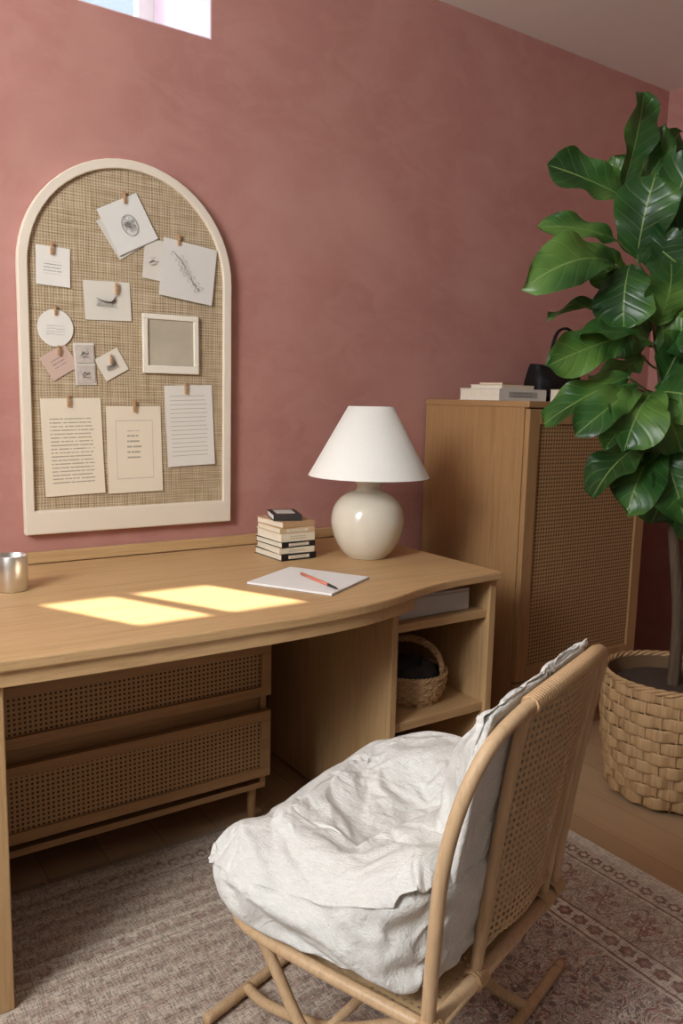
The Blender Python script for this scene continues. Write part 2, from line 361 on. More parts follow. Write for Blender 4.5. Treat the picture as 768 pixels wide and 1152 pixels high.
# ---------------------------------------------------------------- rug
ZR=.008
m=MB(); m.box(-.9,-3.0,0.0005,RX,RY,ZR)
rug=m.build('rug',rug_m,bevel=.003); tag(rug,'faded oriental rug with maroon floral border under the chair and desk','rug')
m=MB()
for i in range(520):
    x=-.85+i*(RX+.85)/520; j=random.uniform(-.003,.003)
    m.tube([(x,RY,.004),(x+j,RY+.012,.004),(x+2*j,RY+.028,.002)],.0013,4)
m.build('fringe',simple('rug_fringe',srgb(176,166,150),.9),rug)
# ---------------------------------------------------------------- desk
DX0=.2; DX1=1.735
fe=spl([(DX0,-.868,0),(.5,-.885,0),(.82,-.892,0),(1.00,-.889,0),(1.15,-.874,0),(1.28,-.840,0),(1.39,-.800,0),(1.50,-.774,0),(1.62,-.762,0),(DX1,-.757,0)],7)
desk=thing('desk','long light oak desk with wavy front edge and open shelves at its right end','desk',(DX0,-.02,ZR))
class LB(MB):
    def __init__(s,o): super().__init__(); s.o=o
    def build(s,name,mat,parent=None,**k):
        q=s.o.location; s.v=[(a-q.x,b-q.y,c-q.z) for a,b,c in s.v]
        return super().build(name,mat,parent or s.o,**k)
LB(desk).prism([(p.x,p.y) for p in fe]+[(DX1,-.02),(DX0,-.02)],.726,.75).build('desk_top',oak_x,bevel=.004)
ap=[p for p in fe if p.x<1.36]
inner=[(p.x,p.y+.010) for p in ap]; inn2=[(p.x,p.y+.032) for p in ap][::-1]
LB(desk).prism(inner+inn2,.693,.7255).build('apron',oak_x,bevel=.002)
LB(desk).box(DX0,-.0195,.7505,DX1,-.002,.785).build('back_ledge',oak_x,bevel=.003)
LB(desk).box(.235,-.85,ZR,.305,-.03,.7255).build('side_panel',oak_z,bevel=.003)
SX0,SX1=1.335,1.73; SF=-.740
LB(desk).box(SX0,SF,ZR,SX0+.022,-.03,.7255).build('side_panel',oak_z,bevel=.002)
LB(desk).box(SX1-.025,SF,ZR,SX1,-.03,.7255).build('side_panel',oak_z,bevel=.002)
LB(desk).box(SX0+.0225,SF+.012,.606,SX1-.0255,-.045,.631).build('shelf',oak_x,bevel=.002)
LB(desk).box(SX0+.0225,SF+.012,.312,SX1-.0255,-.045,.339).build('shelf',oak_x,bevel=.002)
LB(desk).box(SX0+.0225,SF+.012,.06,SX1-.0255,-.045,.085).build('shelf',oak_x,bevel=.002)
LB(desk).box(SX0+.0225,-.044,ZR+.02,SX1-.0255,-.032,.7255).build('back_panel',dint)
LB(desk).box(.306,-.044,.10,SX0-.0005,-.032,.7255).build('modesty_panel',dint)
# drawer unit
du=thing('drawer_unit','low oak drawer unit with two woven cane drawer fronts under the desk','drawer unit',(.34,-.06,ZR))
ux0,ux1,uy=.335,1.085,-.48
m=LB(du); m.box(ux0,uy,.12,ux0+.018,-.06,.60).box(ux1-.018,uy,.12,ux1,-.06,.60).box(ux0+.018,uy,.582,ux1-.018,-.06,.60).box(ux0+.018,uy,.12,ux1-.018,-.06,.138).box(ux0+.018,-.07,.138,ux1-.018,-.06,.582)
m.box(ux0+.018,uy+.012,.352,ux1-.018,uy+.03,.42)
m.build('body',cab_x,bevel=.001)
for z0,z1 in ((.408,.562),(.165,.362)):
    m=LB(du); y0,y1=uy-.022,uy-.002; a,b=ux0+.002,ux1+.004
    m.box(a,y0,z0,b,y1,z0+.028).box(a,y0,z1-.028,b,y1,z1).box(a,y0,z0+.028,a+.03,y1,z1-.028).box(b-.03,y0,z0+.028,b,y1,z1-.028)
    fr_=m.build('drawer_front',cab_x,bevel=.0015)
    LB(du).box(a+.03,y0+.008,z0+.028,b-.03,y1-.004,z1-.028).build('cane_panel',cane_front,fr_)
for x in (ux0+.03,ux1-.03):
    for y in (uy+.03,-.10):
        LB(du).tube([(x,y,ZR),(x,y,.12)],[.010,.015],10).build('leg',cab_z)
# ---------------------------------------------------------------- tall cabinet
cx0,cx1,cy,cz=2.045,2.725,-.520,1.26
tc=thing('tall_cabinet','tall oak cabinet with woven cane door standing between desk and fig plant','cabinet',(cx0,-.01,0))
m=LB(tc); m.box(cx0,cy,0,cx0+.022,-.01,cz-.022).box(cx1-.022,cy,0,cx1,-.01,cz-.022).box(cx0+.022,-.02,.09,cx1-.022,-.01,cz-.022).box(cx0+.022,cy,.09,cx1-.022,-.02,.11)
m.build('body',cab_z,bevel=.0015)
LB(tc).box(cx0-.002,cy-.022,cz-.022,cx1+.002,-.005,cz).build('top_panel',cab_y,bevel=.003)
LB(tc).box(cx0+.022,cy+.04,0,cx1-.022,cy+.055,.09).build('plinth',cab_x)
a,b=cx0+.004,cx1-.004; y0,y1=cy-.022,cy-.001; z0,z1=.275,cz-.026
m=LB(tc); m.box(a,y0,z0,a+.052,y1,z1).box(b-.052,y0,z0,b,y1,z1).box(a+.052,y0,z0,b-.052,y1,z0+.045).box(a+.052,y0,z1-.052,b-.052,y1,z1)
dr=m.build('door',cab_z,bevel=.002)
LB(tc).box(a+.052,y0+.008,z0+.045,b-.052,y1-.004,z1-.052).build('cane_panel',cane_door,dr)
LB(tc).box(a,y0,.10,b,y1,.268).build('drawer_front',cab_x,bevel=.002)
# ---------------------------------------------------------------- pin board
bl=P(28,602,1,0);br_=P(255,584,1,0);bt=P(120,178,1,0)
bx0,bx1=bl.x-.004,br_.x; bz0=(bl.z+br_.z)/2; bz1=bt.z; bc=(bx0+bx1)/2
pb=thing('pin_board','tall arched burlap pin board with cream frame hanging on pink wall','pin board',(bc,-.002,bz0))
def arch(x0,x1,z0,z1,n=28):
    r=(x1-x0)/2; c=(x0+x1)/2; zc=z1-r
    return [(x0,z0)]+[(x1,z0)]+[(c+r*math.cos(PI*i/n),zc+r*math.sin(PI*i/n)) for i in range(n+1)]
A=arch(bx0,bx1,bz0,bz1); fw=.027; B=arch(bx0+fw,bx1-fw,bz0+.070,bz1-fw)
m=LB(pb); n=len(A); y0,y1=-.030,-.003
vs=[(p[0],y0,p[1]) for p in A]+[(p[0],y0,p[1]) for p in B]+[(p[0],y1,p[1]) for p in A]+[(p[0],y1,p[1]) for p in B]
fs=[]
for i in range(n):
    j=(i+1)%n
    fs+=[(i,j,n+j,n+i),(2*n+j,2*n+i,3*n+i,3*n+j),(j,i,2*n+i,2*n+j),(n+i,n+j,3*n+j,3*n+i)]
m.add(vs,fs); m.build('frame',frame_m,bevel=.003)
m=LB(pb); m.prism(B,-.018,-.004,'xz'); m.build('burlap_panel',burlap)
YP=-.0197
def fit(cs,y=YP):
    q=[P(a,b,1,y) for a,b in cs]; c=sum(q,Vector())/4
    u=((q[1]-q[0])+(q[2]-q[3]))/2; v=((q[0]-q[3])+(q[1]-q[2]))/2
    ang=(math.atan2(u.z,u.x)+math.atan2(-v.x,v.z))/2
    return c,u.length,v.length,ang
def paper(name,cs,mat,label,cat,y=YP,th=.0012,curl=0.004):
    c,w_,h_,a=fit(cs,y)
    o=thing(name,label,cat,(c.x,y,c.z),group=None,rot=(0,-a,0))
    m=MB(); nn=8
    vs=[];uv=[];fs=[]
    for i in range(nn+1):
        for j in range(nn+1):
            s,t_=j/nn,i/nn; bend=-curl*((1-t_)**2)*(.4+abs(s-.5))
            vs.append(((s-.5)*w_,bend-th,(t_-.5)*h_)); uv.append((s,t_))
    k_=(nn+1)**2
    vs+=[(x,yy+th*.9,z) for x,yy,z in vs]; uv+=uv
    for i in range(nn):
        for j in range(nn):
            q=i*(nn+1)+j; fs.append((q,q+1,q+nn+2,q+nn+1)); fs.append((k_+q+nn+1,k_+q+nn+2,k_+q+1,k_+q))
    for j in range(nn):
        fs.append((j+1,j,k_+j,k_+j+1)); q=nn*(nn+1)+j; fs.append((q,q+1,k_+q+1,k_+q))
        q=j*(nn+1); fs.append((q,q+nn+1,k_+q+nn+1,k_+q)); q=q+nn; fs.append((q+nn+1,q,k_+q,k_+q+nn+1))
    m.add(vs,fs,uv); m.build('sheet',mat,o)
    return o,w_,h_
def strokes(o,lst,mat,y=-.0045,name='drawing'):
    m=MB()
    for pts,r in lst: m.tube([(p[0],y,p[1]) for p in pts],r,5,flat=.2)
    return m.build(name,mat,o)
cream_p=srgb(234,222,200); white_p=srgb(234,230,221)
paper('note_card',[(40,275),(79,280),(78,324),(40,319)],paper_mat('note_card',white_p,12,my=(.3,.62),mx=.22),'small square white note card at upper left of pin board','card')
paper('photo_card',[(107,249),(150,225),(172,270),(136,293)],paper_mat('card_back',srgb(214,208,198)),'plain white card tucked behind the oval sketch card at board top','card',y=YP+.0004,curl=0)
o,w_,h_=paper('sketch_card',[(109,236),(153,216),(177,269),(134,288)],paper_mat('card_sketch',srgb(228,226,220)),'tilted white card with dark oval pencil sketch at top of board','card',y=YP-.003,curl=.002)
rnd=random.Random(3)
lst=[([(.024*math.cos(i*PI/14)*(1-.03*q)+.003,.031*math.sin(i*PI/14)*(1-.03*q)-.004) for i in range(29)],.0006) for q in range(3)]
for q in range(110):
    a=rnd.uniform(0,6.28); r_=rnd.uniform(.1,.85); x=.022*r_*math.cos(a)+.003; z=.028*r_*math.sin(a)-.004
    lst.append(([(x,z),(x+rnd.uniform(-.004,.004),z+rnd.uniform(-.002,.005)),(x+rnd.uniform(-.004,.005),z+rnd.uniform(-.003,.006))],rnd.uniform(.0004,.0011)))
strokes(o,lst,ink_m)
o,w_,h_=paper('sketch_card',[(163,267),(185,272),(181,317),(160,312)],paper_mat('card_small',srgb(222,216,205)),'narrow white card with tiny sketch beside the branch drawing','card',y=YP-.001,curl=.001)
strokes(o,[([(-.014,-.012),(-.004,-.002),(.006,-.006),(.014,-.002)],.0022),([(-.008,-.018),(.010,-.010)],.0018),([(-.01,.004),(.004,.008)],.001)],ink_m)
o,w_,h_=paper('drawing_sheet',[(184,264),(241,284),(240,346),(179,330)],paper_mat('drawing_sheet',srgb(224,220,213)),'white sheet with fine branch drawing at upper right of board','drawing',y=YP-.0045,curl=.003)
lst=[([(-.05,.045),(-.03,.03),(-.012,.01),(.006,-.012),(.02,-.034),(.042,-.052)],.0009)]
for i in range(15):
    t_=i/14; x=-.047+.085*t_+.004*math.sin(t_*9); z=.042-.095*t_; s_=1 if i%2 else -1
    lst.append(([(x,z),(x+.006*s_,z+.008),(x+.013*s_,z+.010),(x+.016*s_,z+.003*s_),(x+.008*s_,z-.003),(x,z)],.0007))
strokes(o,lst,ink_m,y=-.0045)
o,w_,h_=paper('bird_card',[(94,316),(146,317),(147,361),(95,360)],paper_mat('bird_card',srgb(224,218,205)),'white landscape card with dark feather sketch left of small frame','card',curl=.002)
def bird(o,s=1.0):
    L_=[([(-.034*s,.008*s),(-.024*s,.002*s),(-.010*s,-.003*s),(.008*s,-.004*s),(.020*s,.000*s),(.026*s,.004*s)],[.001,.004*s,.007*s,.007*s,.005*s,.001]),
      ([(.012*s,-.002*s),(.020*s,.008*s),(.024*s,.016*s)],[.004*s,.003*s,.001])]
    for q in range(16):
        x=-.030*s+q*.0036*s; L_.append(([(x,.002*s),(x-.006*s,-.010*s-rnd.uniform(0,.005)*s)],.0005))
    for q in range(5): L_.append(([(-.034*s,-.013*s-q*.001),(.028*s,-.015*s-q*.0012)],.0004))
    strokes(o,L_,ink_d)
bird(o)
c,fw_,fh_,fa=fit([(159,352),(222,357),(222,421),(160,420)])
o=thing('picture_frame','small cream square frame with grey mount pinned on burlap board','picture frame',(c.x,YP,c.z),rot=(0,-fa,0))
m=MB(); a,b=fw_/2,fh_/2; q=.016
m.box(-a,-.012,-b,a,-.001,-b+q*1.5).box(-a,-.012,b-q,a,-.001,b).box(-a,-.012,-b+q*1.5,-a+q,-.001,b-q).box(a-q,-.012,-b+q*1.5,a,-.001,b-q)
m.build('frame',simple('cream_frame',srgb(236,229,214),.6,var=.04),o,bevel=.002)
MB().box(-a+q,-.006,-b+q*1.5,a-q,-.001,b-q).build('picture',simple('grey_mount',srgb(184,174,154),.8,var=.35,sc=9),o)
c=P(62,369,1,YP); r=(P(82,369,1,YP)-c).length
o=thing('round_tag','round white paper tag on left side of the pin board','tag',(c.x,YP,c.z))
m=MB(); m.prism([(r*math.cos(i*PI/20),r*math.sin(i*PI/20)*1.04) for i in range(40)],-.0035,-.0010,'xz'); m.build('sheet',paper_mat('tag_paper',white_p),o)
strokes(o,[([(-r*.5,z),(-r*.1,z+.0008),(r*.1,z-.0005),(r*.5,z)],.0009) for z in (-.018,-.010,-.002,.006)],ink_d,y=-.0038,name='writing')
paper('pink_card',[(44,402),(74,386),(85,410),(62,432)],paper_mat('pink_card',srgb(208,180,166),7,my=(.35,.75),mx=.25),'tilted blush pink card at left edge of the pin board','card',curl=.001)
o,w_,h_=paper('photo_strip',[(82,386),(105,386),(109,433),(85,433)],paper_mat('strip',srgb(226,220,211)),'narrow strip of two tiny pictures beside the pink card','photo',y=YP-.001,curl=.001)
a=w_/2-.004; sep=simple('sepia_print',srgb(196,186,176),.8,var=.3,sc=90)
for (za,zb) in ((.003,h_/2-.005),(-h_/2+.005,-.003)):
    pic=MB().box(-a,-.0045,za,a,-.0035,zb).build('picture',sep,o)
    zc_=(za+zb)/2; L_=[([(-.012,zc_-.004),(-.004,zc_+.006),(.004,zc_-.001),(.012,zc_+.004)],[.001,.003,.004,.001]),([(-.010,zc_-.010),(.010,zc_-.009)],.0022)]
    for q in range(9): L_.append(([(rnd.uniform(-.013,.013),zc_+rnd.uniform(-.013,.013)),(rnd.uniform(-.013,.013),zc_+rnd.uniform(-.013,.013))],.0007))
    m=MB()
    for pts,r_ in L_: m.tube([(p[0],-.0050,p[1]) for p in pts],r_,5,flat=.2)
    m.build('drawing',ink_m,pic)
o,w_,h_=paper('bird_card',[(107,404),(131,391),(144,414),(119,431)],paper_mat('bird_card_b',srgb(226,218,203)),'small tilted square card with dark bird sketch right of photo strip','card',y=YP-.001,curl=.001)
bird(o,.6)
paper('letter',[(45,449),(112,447),(119,555),(51,558)],paper_mat('letter_a',cream_p,26,my=(.12,.82),mx=.13),'cream typed letter at lower left of the pin board','letter')
paper('letter',[(119,458),(181,456),(182,552),(122,555)],paper_mat('letter_b',cream_p,16,my=(.4,.72),mx=.36,border=True),'cream page with thin ruled box at bottom middle of the board','letter')
paper('lined_note',[(185,434),(237,433),(242,522),(188,525)],paper_mat('letter_c',srgb(230,225,216),19,my=(.1,.9),mx=.1,solid=True),'white lined note at lower right of the pin board','note',y=YP-.001)
peg=simple('peg_wood',srgb(180,138,96),.6)
PEGS=[(58,279,'on the square note card at upper left'),(140,222,'on the oval sketch card at the top'),(201,270,'on the branch drawing sheet'),(131,325,'on the landscape feather card'),
(62,349,'on the round white tag'),(66,394,'on the blush pink card'),(125,404,'on the small tilted bird card'),(77,451,'on the typed letter at lower left'),(151,457,'on the boxed page at bottom middle'),(209,437,'on the lined note at lower right')]
for x,y,l in PEGS:
    c=P(x,y,1,-.026); o=thing('clothespin','tiny wooden clothespin '+l,'clothespin',(c.x,-.0264,c.z),group='clothespins on the pin board')
    s_=.7 if y in(349,394,404) else .9
    for e in (-1,1):
        MB().box(-.0035*s_,(-.0045 if e<0 else .0003),-.019*s_,.0035*s_,(-.0003 if e<0 else .0045),.019*s_).build('jaw',peg,o,bevel=.0008)
    MB().tube([(-.0042,-.0048,.002),(.0042,-.0048,.002)],.0012,6).build('spring',steel,o)
# ---------------------------------------------------------------- lamp
ZD=.75+.0005
lamp=thing('table_lamp','cream ceramic table lamp with white cone shade on the desk','lamp',(1.508,-.375,ZD))
prof=[(0,0),(.056,0),(.066,.005),(.084,.024),(.104,.058),(.116,.100),(.1165,.130),(.108,.163),(.088,.190),(.062,.207),(.044,.214),(.038,.220)]
prof=[(p.x,p.y) for p in spl([(a,b,0) for a,b in prof],4)]
MB().lathe(prof,56).build('lamp_base',ceramic,lamp,smooth=True)
MB().lathe([(.038,.2195),(.038,.228),(.043,.238),(.052,.248),(.052,.252),(.0,.253)],40).build('neck',ceramic,lamp,smooth=True)
m=MB(); m.lathe([(.193,.261),(.071,.480),(.069,.480),(.1905,.261),(.193,.261)],64); m.build('lamp_shade',shade_m,lamp,smooth=True)
MB().tube([(0,0,.25),(0,0,.468)],.006,8).tube([(-.068,0,.469),(.068,0,.469)],.0018,6).tube([(0,-.068,.469),(0,.068,.469)],.0018,6).build('stem',steel,lamp)
MB().lathe([(0,.29),(.02,.30),(.03,.33),(.026,.36),(.014,.385),(.013,.40)],20).build('bulb',simple('bulb_glass',srgb(235,232,224),.3),lamp,smooth=True)
# ---------------------------------------------------------------- books
def book(x,y,z,w_,d,h,rz,cover,label,group,side=None,pages=paperb,name='book'):
    o=thing(name,label,'book',(x,y,z),rz,group)
    t_=.0018
    m=MB(); m.box(-w_/2,-d/2,0,w_/2,d/2,t_).box(-w_/2,-d/2,h-t_,w_/2,d/2,h).box(-w_/2,-d/2,t_,w_/2,-d/2+t_,h-t_)
    m.build('cover',cover,o,bevel=.0005)
    MB().box(-w_/2+.003,-d/2+t_,t_,w_/2-.003,d/2-.003,h-t_).build('pages',pages,o)
    if side: MB().box(-w_*.3,-d/2-.0006,h*.25,w_*.3,-d/2,h*.75).build('spine_label',side,o)
    return o
g='small books stacked on the desk'
tan=simple('tan_cover',srgb(204,176,138),.6); cre=simple('cream_cover',srgb(224,212,188),.6); kraft=simple('kraft_cover',srgb(190,152,114),.6)
lt=paper_mat('spine_text',srgb(226,214,190),2,my=(0,1),mx=.1)
bxs=[(.128,.168,.021,.02,black,'bottom black book of the small stack beside the lamp',lt),(.124,.164,.018,-.05,cre,'cream book lying on the bottom black book',lt),(.124,.162,.018,.03,black,'black book third from the bottom of the desk stack',lt),
(.122,.160,.026,.0,cre,'thickest cream book in the middle of the desk stack',lt),(.124,.158,.017,-.03,tan,'tan book above the thick cream one in the desk stack',lt),
(.120,.156,.019,.05,kraft,'light brown book directly under the small notebook',None)]
z=ZD; bxx,byy=1.285,-.235
for w_,d,h,rz,cv,lb,sd_ in bxs:
    book(bxx,byy,z,w_,d,h,rz,cv,lb,g,sd_); z+=h+.0004
nb_=book(bxx-.005,byy,z,.090,.13,.019,-.35,dark,'little dark notebook lying on top of the desk book stack',g,None,paperw,'notebook')
MB().box(-.03,-.035,.0192,.03,.045,.0198).build('cover_label',paper_mat('note_label',srgb(200,196,188),5,my=(.1,.9)),nb_)
# mug
mug=thing('mug','small brushed steel mug at the left end of the desk','mug',(.440,-.315,ZD))
MB().lathe([(0,0),(.034,0),(.0365,.003),(.037,.090),(.0365,.0915),(.0355,.090),(.0345,.006),(0,.006)],44).build('cup',steel,mug,smooth=True)
MB().tube(spl([(-.036,0,.075),(-.055,0,.072),(-.064,0,.05),(-.055,0,.026),(-.036,0,.022)]),.004,8).build('handle',steel,mug,smooth=True)
# notepad
q=[P(a,b,2,.755) for a,b in ((279,655),(325,638),(414,649),(374,669))]
c=sum(q,Vector())/4; u=((q[3]-q[0])+(q[2]-q[1]))/2; v=((q[1]-q[0])+(q[2]-q[3]))/2
ang=math.atan2(u.y,u.x); 
pad=thing('notepad','white paper notepad lying on the desk in front of the lamp','notepad',(c.x,c.y,ZD),ang)
wl,dl=u.length/2,v.length/2
MB().box(-wl,-dl,0,wl,dl,.006).build('sheets',paperw,pad,bevel=.001)
MB().box(-wl-.001,-dl-.001,-.0002,wl+.001,dl+.001,.0008).build('backing',simple('grey_card',srgb(150,146,140),.8),pad)
a=P(339,645,2,.762); b=P(380,662,2,.762); mid=(a+b)/2; dd=b-a
pen=thing('pen','coral pink pen with dark tip lying across the notepad','pen',(mid.x,mid.y,ZD+.0062),math.atan2(dd.y,dd.x))
h=dd.length/2
MB().tube([(-h,0,.0045),(h*.5,0,.0045)],.0042,10).build('barrel',simple('coral',srgb(214,122,96),.4),pen,smooth=True)
MB().tube([(h*.5,0,.0045),(h*.88,0,.0043),(h,0,.004)],[.0042,.003,.0008],10).build('tip',dark,pen,smooth=True)
# shelf contents
g1=simple('grey_box_card',srgb(206,206,200),.5,var=.03)
prn=thing('document_box','flat pale grey document box on the upper shelf of the desk','box',(1.50,-.42,.6315))
MB().box(-.13,-.28,0,.158,.24,.060).build('box_body',g1,prn,bevel=.004)
MB().box(-.13,-.28,.0602,.158,.24,.068).build('lid',g1,prn,bevel=.002)
def basket(o,R,Hh,rows,n,mat,bulge,taper,amp,th,sp=6,dbl=True):
    def rad(t_): return R*(1-taper*(1-t_)**1.3)+bulge*math.sin(PI*t_)
    N=n*sp; m=MB(); rh=Hh/rows
    for i in range(rows):
        zc=rh*(i+.5); rr=rad((i+.5)/rows)
        ph=PI*i
        for q in ((-1,1) if dbl else (0,)):
            m.band(rr,zc+q*rh*.25,rh*(.27 if dbl else .52),th,N,lambda a:amp*max(-.85,min(.85,1.3*math.cos(n*a/2+ph))),lambda a:rh*.05*math.sin(n*a*.25+i),12)
    m.build('woven_body',mat,o,smooth=True)
    m=MB()
    for j in range(n):
        a=2*PI*j/n
        m.tube([((rad(q/6))*math.cos(a),(rad(q/6))*math.sin(a),Hh*q/6) for q in range(7)],th*1.1,6)
    st=m.build('stakes',mat,o,smooth=True); st['kind']='stuff'
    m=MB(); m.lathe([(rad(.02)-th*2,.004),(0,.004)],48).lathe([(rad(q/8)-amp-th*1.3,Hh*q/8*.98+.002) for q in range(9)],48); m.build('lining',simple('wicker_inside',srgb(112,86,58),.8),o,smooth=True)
    m=MB(); w_=th*2.0
    for kk in range(3):
        pts=[]
        for i in range(N):
            a=2*PI*i/N; f_=round(n/2)*a+kk*2*PI/3
            rr=rad(1)+w_*.8*math.cos(f_); pts.append((rr*math.cos(a),rr*math.sin(a),Hh+w_*.8*math.sin(f_)))
        m.tube(pts,w_*.8,6,closed=True)
    m.build('rim',mat,o,smooth=True)
SBX,SBY=1.535,-.580
sb=thing('small_basket','small brown wicker basket with arched handle on the middle desk shelf','basket',(SBX,SBY,.3400),-1.05)
basket(sb,.110,.088,7,30,wick_d,.006,.22,.0032,.0026)
m=MB()
for e in (0,1,2): m.tube([(-.104*math.cos(a),.006*math.sin(14*a+e*2.1),.088+.100*math.sin(a)**.8+.006*math.cos(14*a+e*2.1)) for a in [PI*i/60 for i in range(61)]],.0066,6)
m.build('handle',wick_d,sb,smooth=True)
cl=simple('dark_cloth',srgb(62,56,53),.95,var=.2)
vs=[];fs=[];nA,nB=60,22
for i in range(nB+1):
    v=i/nB; r=.088*math.sin(min(1,v*1.02)*PI/2)**.8 if v<.9 else .086
    for j in range(nA):
        a=2*PI*j/nA; x,y=r*math.cos(a),r*math.sin(a)
        z=.118-.055*v**2.2+.022*noise.noise(Vector((x*26,y*26,3)))+.012*noise.noise(Vector((x*60,y*60,9)))
        if v>.9: z-=(v-.9)*.35
        vs.append((x,y,z))
for i in range(nB):
    for j in range(nA): fs.append((i*nA+j,(i+1)*nA+j,(i+1)*nA+(j+1)%nA,i*nA+(j+1)%nA))
dk=MB().add(vs,fs).build('folded_cloth',cl,None,smooth=True,loc=(SBX,SBY,.3400)); tag(dk,'dark bunched cloth inside the small wicker basket on the shelf','cloth')
# cabinet top items
zt=cz+.0005; gg='books on top of the tall cabinet'
book(2.265,-.20,zt,.27,.20,.044,.06,simple('white_box',srgb(220,217,210),.6,var=.04),'thick white book lying at left on top of tall cabinet',gg,paper_mat('grey_spine',srgb(176,174,168),2,my=(0,1)))
book(2.26,-.20,zt+.0446,.20,.15,.014,.12,cre,'thin cream book on top of the thick white book',gg)
book(2.23,-.20,zt+.0592,.10,.10,.008,.3,kraft,'smallest tan booklet topping the cabinet book pile',gg)
book(2.500,-.37,zt,.14,.17,.048,-.1,kraft,'tan book lying in front of the black handbag on the cabinet',gg)
blk=simple('black_leather',srgb(20,19,20),.6,var=.2,sc=60,bump=.3,spec=.3)
hb=thing('handbag','soft black handbag with loop handle behind the fig leaves on the cabinet','handbag',(2.59,-.16,zt),0)
vs=[];fs=[];NU,NV=48,20
for i in range(NV+1):
    v=i/NV; z=.150*v
    ww=.128*(1+.04*v-.06*v**3)*(min(1,(v*7+.35))**.4); dd_=.085*(1-.55*v**1.8)*(min(1,(v*7+.35))**.4)
    for j in range(NU):
        a=2*PI*j/NU; ca,sa=math.cos(a),math.sin(a)
        x=ww*math.copysign(abs(ca)**.5,ca); y=dd_*math.copysign(abs(sa)**.7,sa)
        nz=noise.noise(Vector((x*14,y*14,z*18)))*.012
        vs.append((x+nz,y+nz,z-.012*v*(1-abs(ca))*v))
for i in range(NV):
    for j in range(NU): fs.append((i*NU+j,i*NU+(j+1)%NU,(i+1)*NU+(j+1)%NU,(i+1)*NU+j))
fs.append(tuple(range(NU-1,-1,-1))); fs.append(tuple(NV*NU+j for j in range(NU)))
MB().add(vs,fs).build('bag_body',blk,hb,smooth=True)
MB().tube(spl([(-.012,0,.12),(-.017,.0,.20),(.006,.0,.275),(.055,0,.300),(.100,0,.282),(.120,0,.220),(.112,0,.12)]),.0088,10,flat=.6).build('handle',blk,hb,smooth=True)
# ---------------------------------------------------------------- plant
PX,PY=2.30,-.985
bk=thing('plant_basket','large chunky woven wicker basket holding the fiddle leaf fig','basket',(PX,PY,.018),0)
basket(bk,.212,.383,10,28,wick,.010,.15,.0054,.0036,8,False)
pl=thing('fiddle_leaf_fig','tall fiddle leaf fig with big glossy green leaves in wicker basket','plant',(PX,PY,.027))
MB().lathe([(0,0),(.12,.0),(.14,.02),(.165,.26),(.176,.335),(.168,.337),(0,.34)],40).build('pot',simple('pot_dark',srgb(66,52,42),.85,var=.3,sc=40),pl,smooth=True)
topP=at(738,215,2.47); 
tp=spl([(PX,PY,.34),(PX-.004,PY,.6),at(754,560,2.52),at(745,430,2.5),at(735,330,2.48),topP],8)
m=MB(); m.tube([(p.x-PX,p.y-PY,p.z-.027) for p in tp],[.021-.012*i/(len(tp)-1) for i in range(len(tp))],10); 
bark=wood('fig_bark',srgb(66,52,40),srgb(96,78,60),'z',.85,con=.5); m.build('trunk',bark,pl,smooth=True)
fol=MB(); stalk_m=simple('leaf_stalk',srgb(96,112,62),.6)
def leaf(base,tip,w_,nrm,droop,ph):
    d=tip-base; Ln=d.length; d.normalize(); nrm=(nrm-d*nrm.dot(d)).normalized(); sdv=d.cross(nrm)
    NL,NW=20,10; vs=[];uv=[];fs=[]
    fold=random.uniform(.08,.42); twist=random.uniform(-.6,.6)
    KP=[(0,.05),(.08,.40),(.2,.62),(.35,.75),(.5,.88),(.65,.98),(.78,.97),(.88,.80),(.95,.52),(.985,.26),(1,.02)]
    for i in range(NL+1):
        t_=i/NL
        for (ta,wa),(tb,wb) in zip(KP,KP[1:]):
            if t_<=tb: ww=wa+(wb-wa)*(t_-ta)/(tb-ta); break
        wd=w_*.5*ww
        off=droop*Ln*(2*t_*(1-t_)-.45*t_**4)
        ct,st_=math.cos(twist*t_),math.sin(twist*t_)
        for j in range(NW+1):
            s_=j/NW*2-1
            z_=fold*wd*abs(s_)**1.3+ .014*math.sin(t_*13+ph+s_*1.5)*abs(s_)**2
            x_=s_*wd*(1+.035*math.sin(t_*15+ph*2))
            vs.append(base+d*(t_*Ln)+sdv*(x_*ct-z_*st_)+nrm*(off+z_*ct+x_*st_)); uv.append((t_,j/NW))
    for i in range(NL):
        for j in range(NW):
            q=i*(NW+1)+j; fs.append((q,q+1,q+NW+2,q+NW+1))
    fol.add([(v.x-PX,v.y-PY,v.z-.027) for v in vs],fs,uv)
    best=min(tp,key=lambda p:(p-base-Vector((0,0,-.04))).length)
    m_=(best+base)/2+Vector((0,0,-.01))
    MB().tube([(v.x-PX,v.y-PY,v.z-.027) for v in spl([best,m_,base],4)],.0035,6).build('stalk',stalk_m,pl,smooth=True)
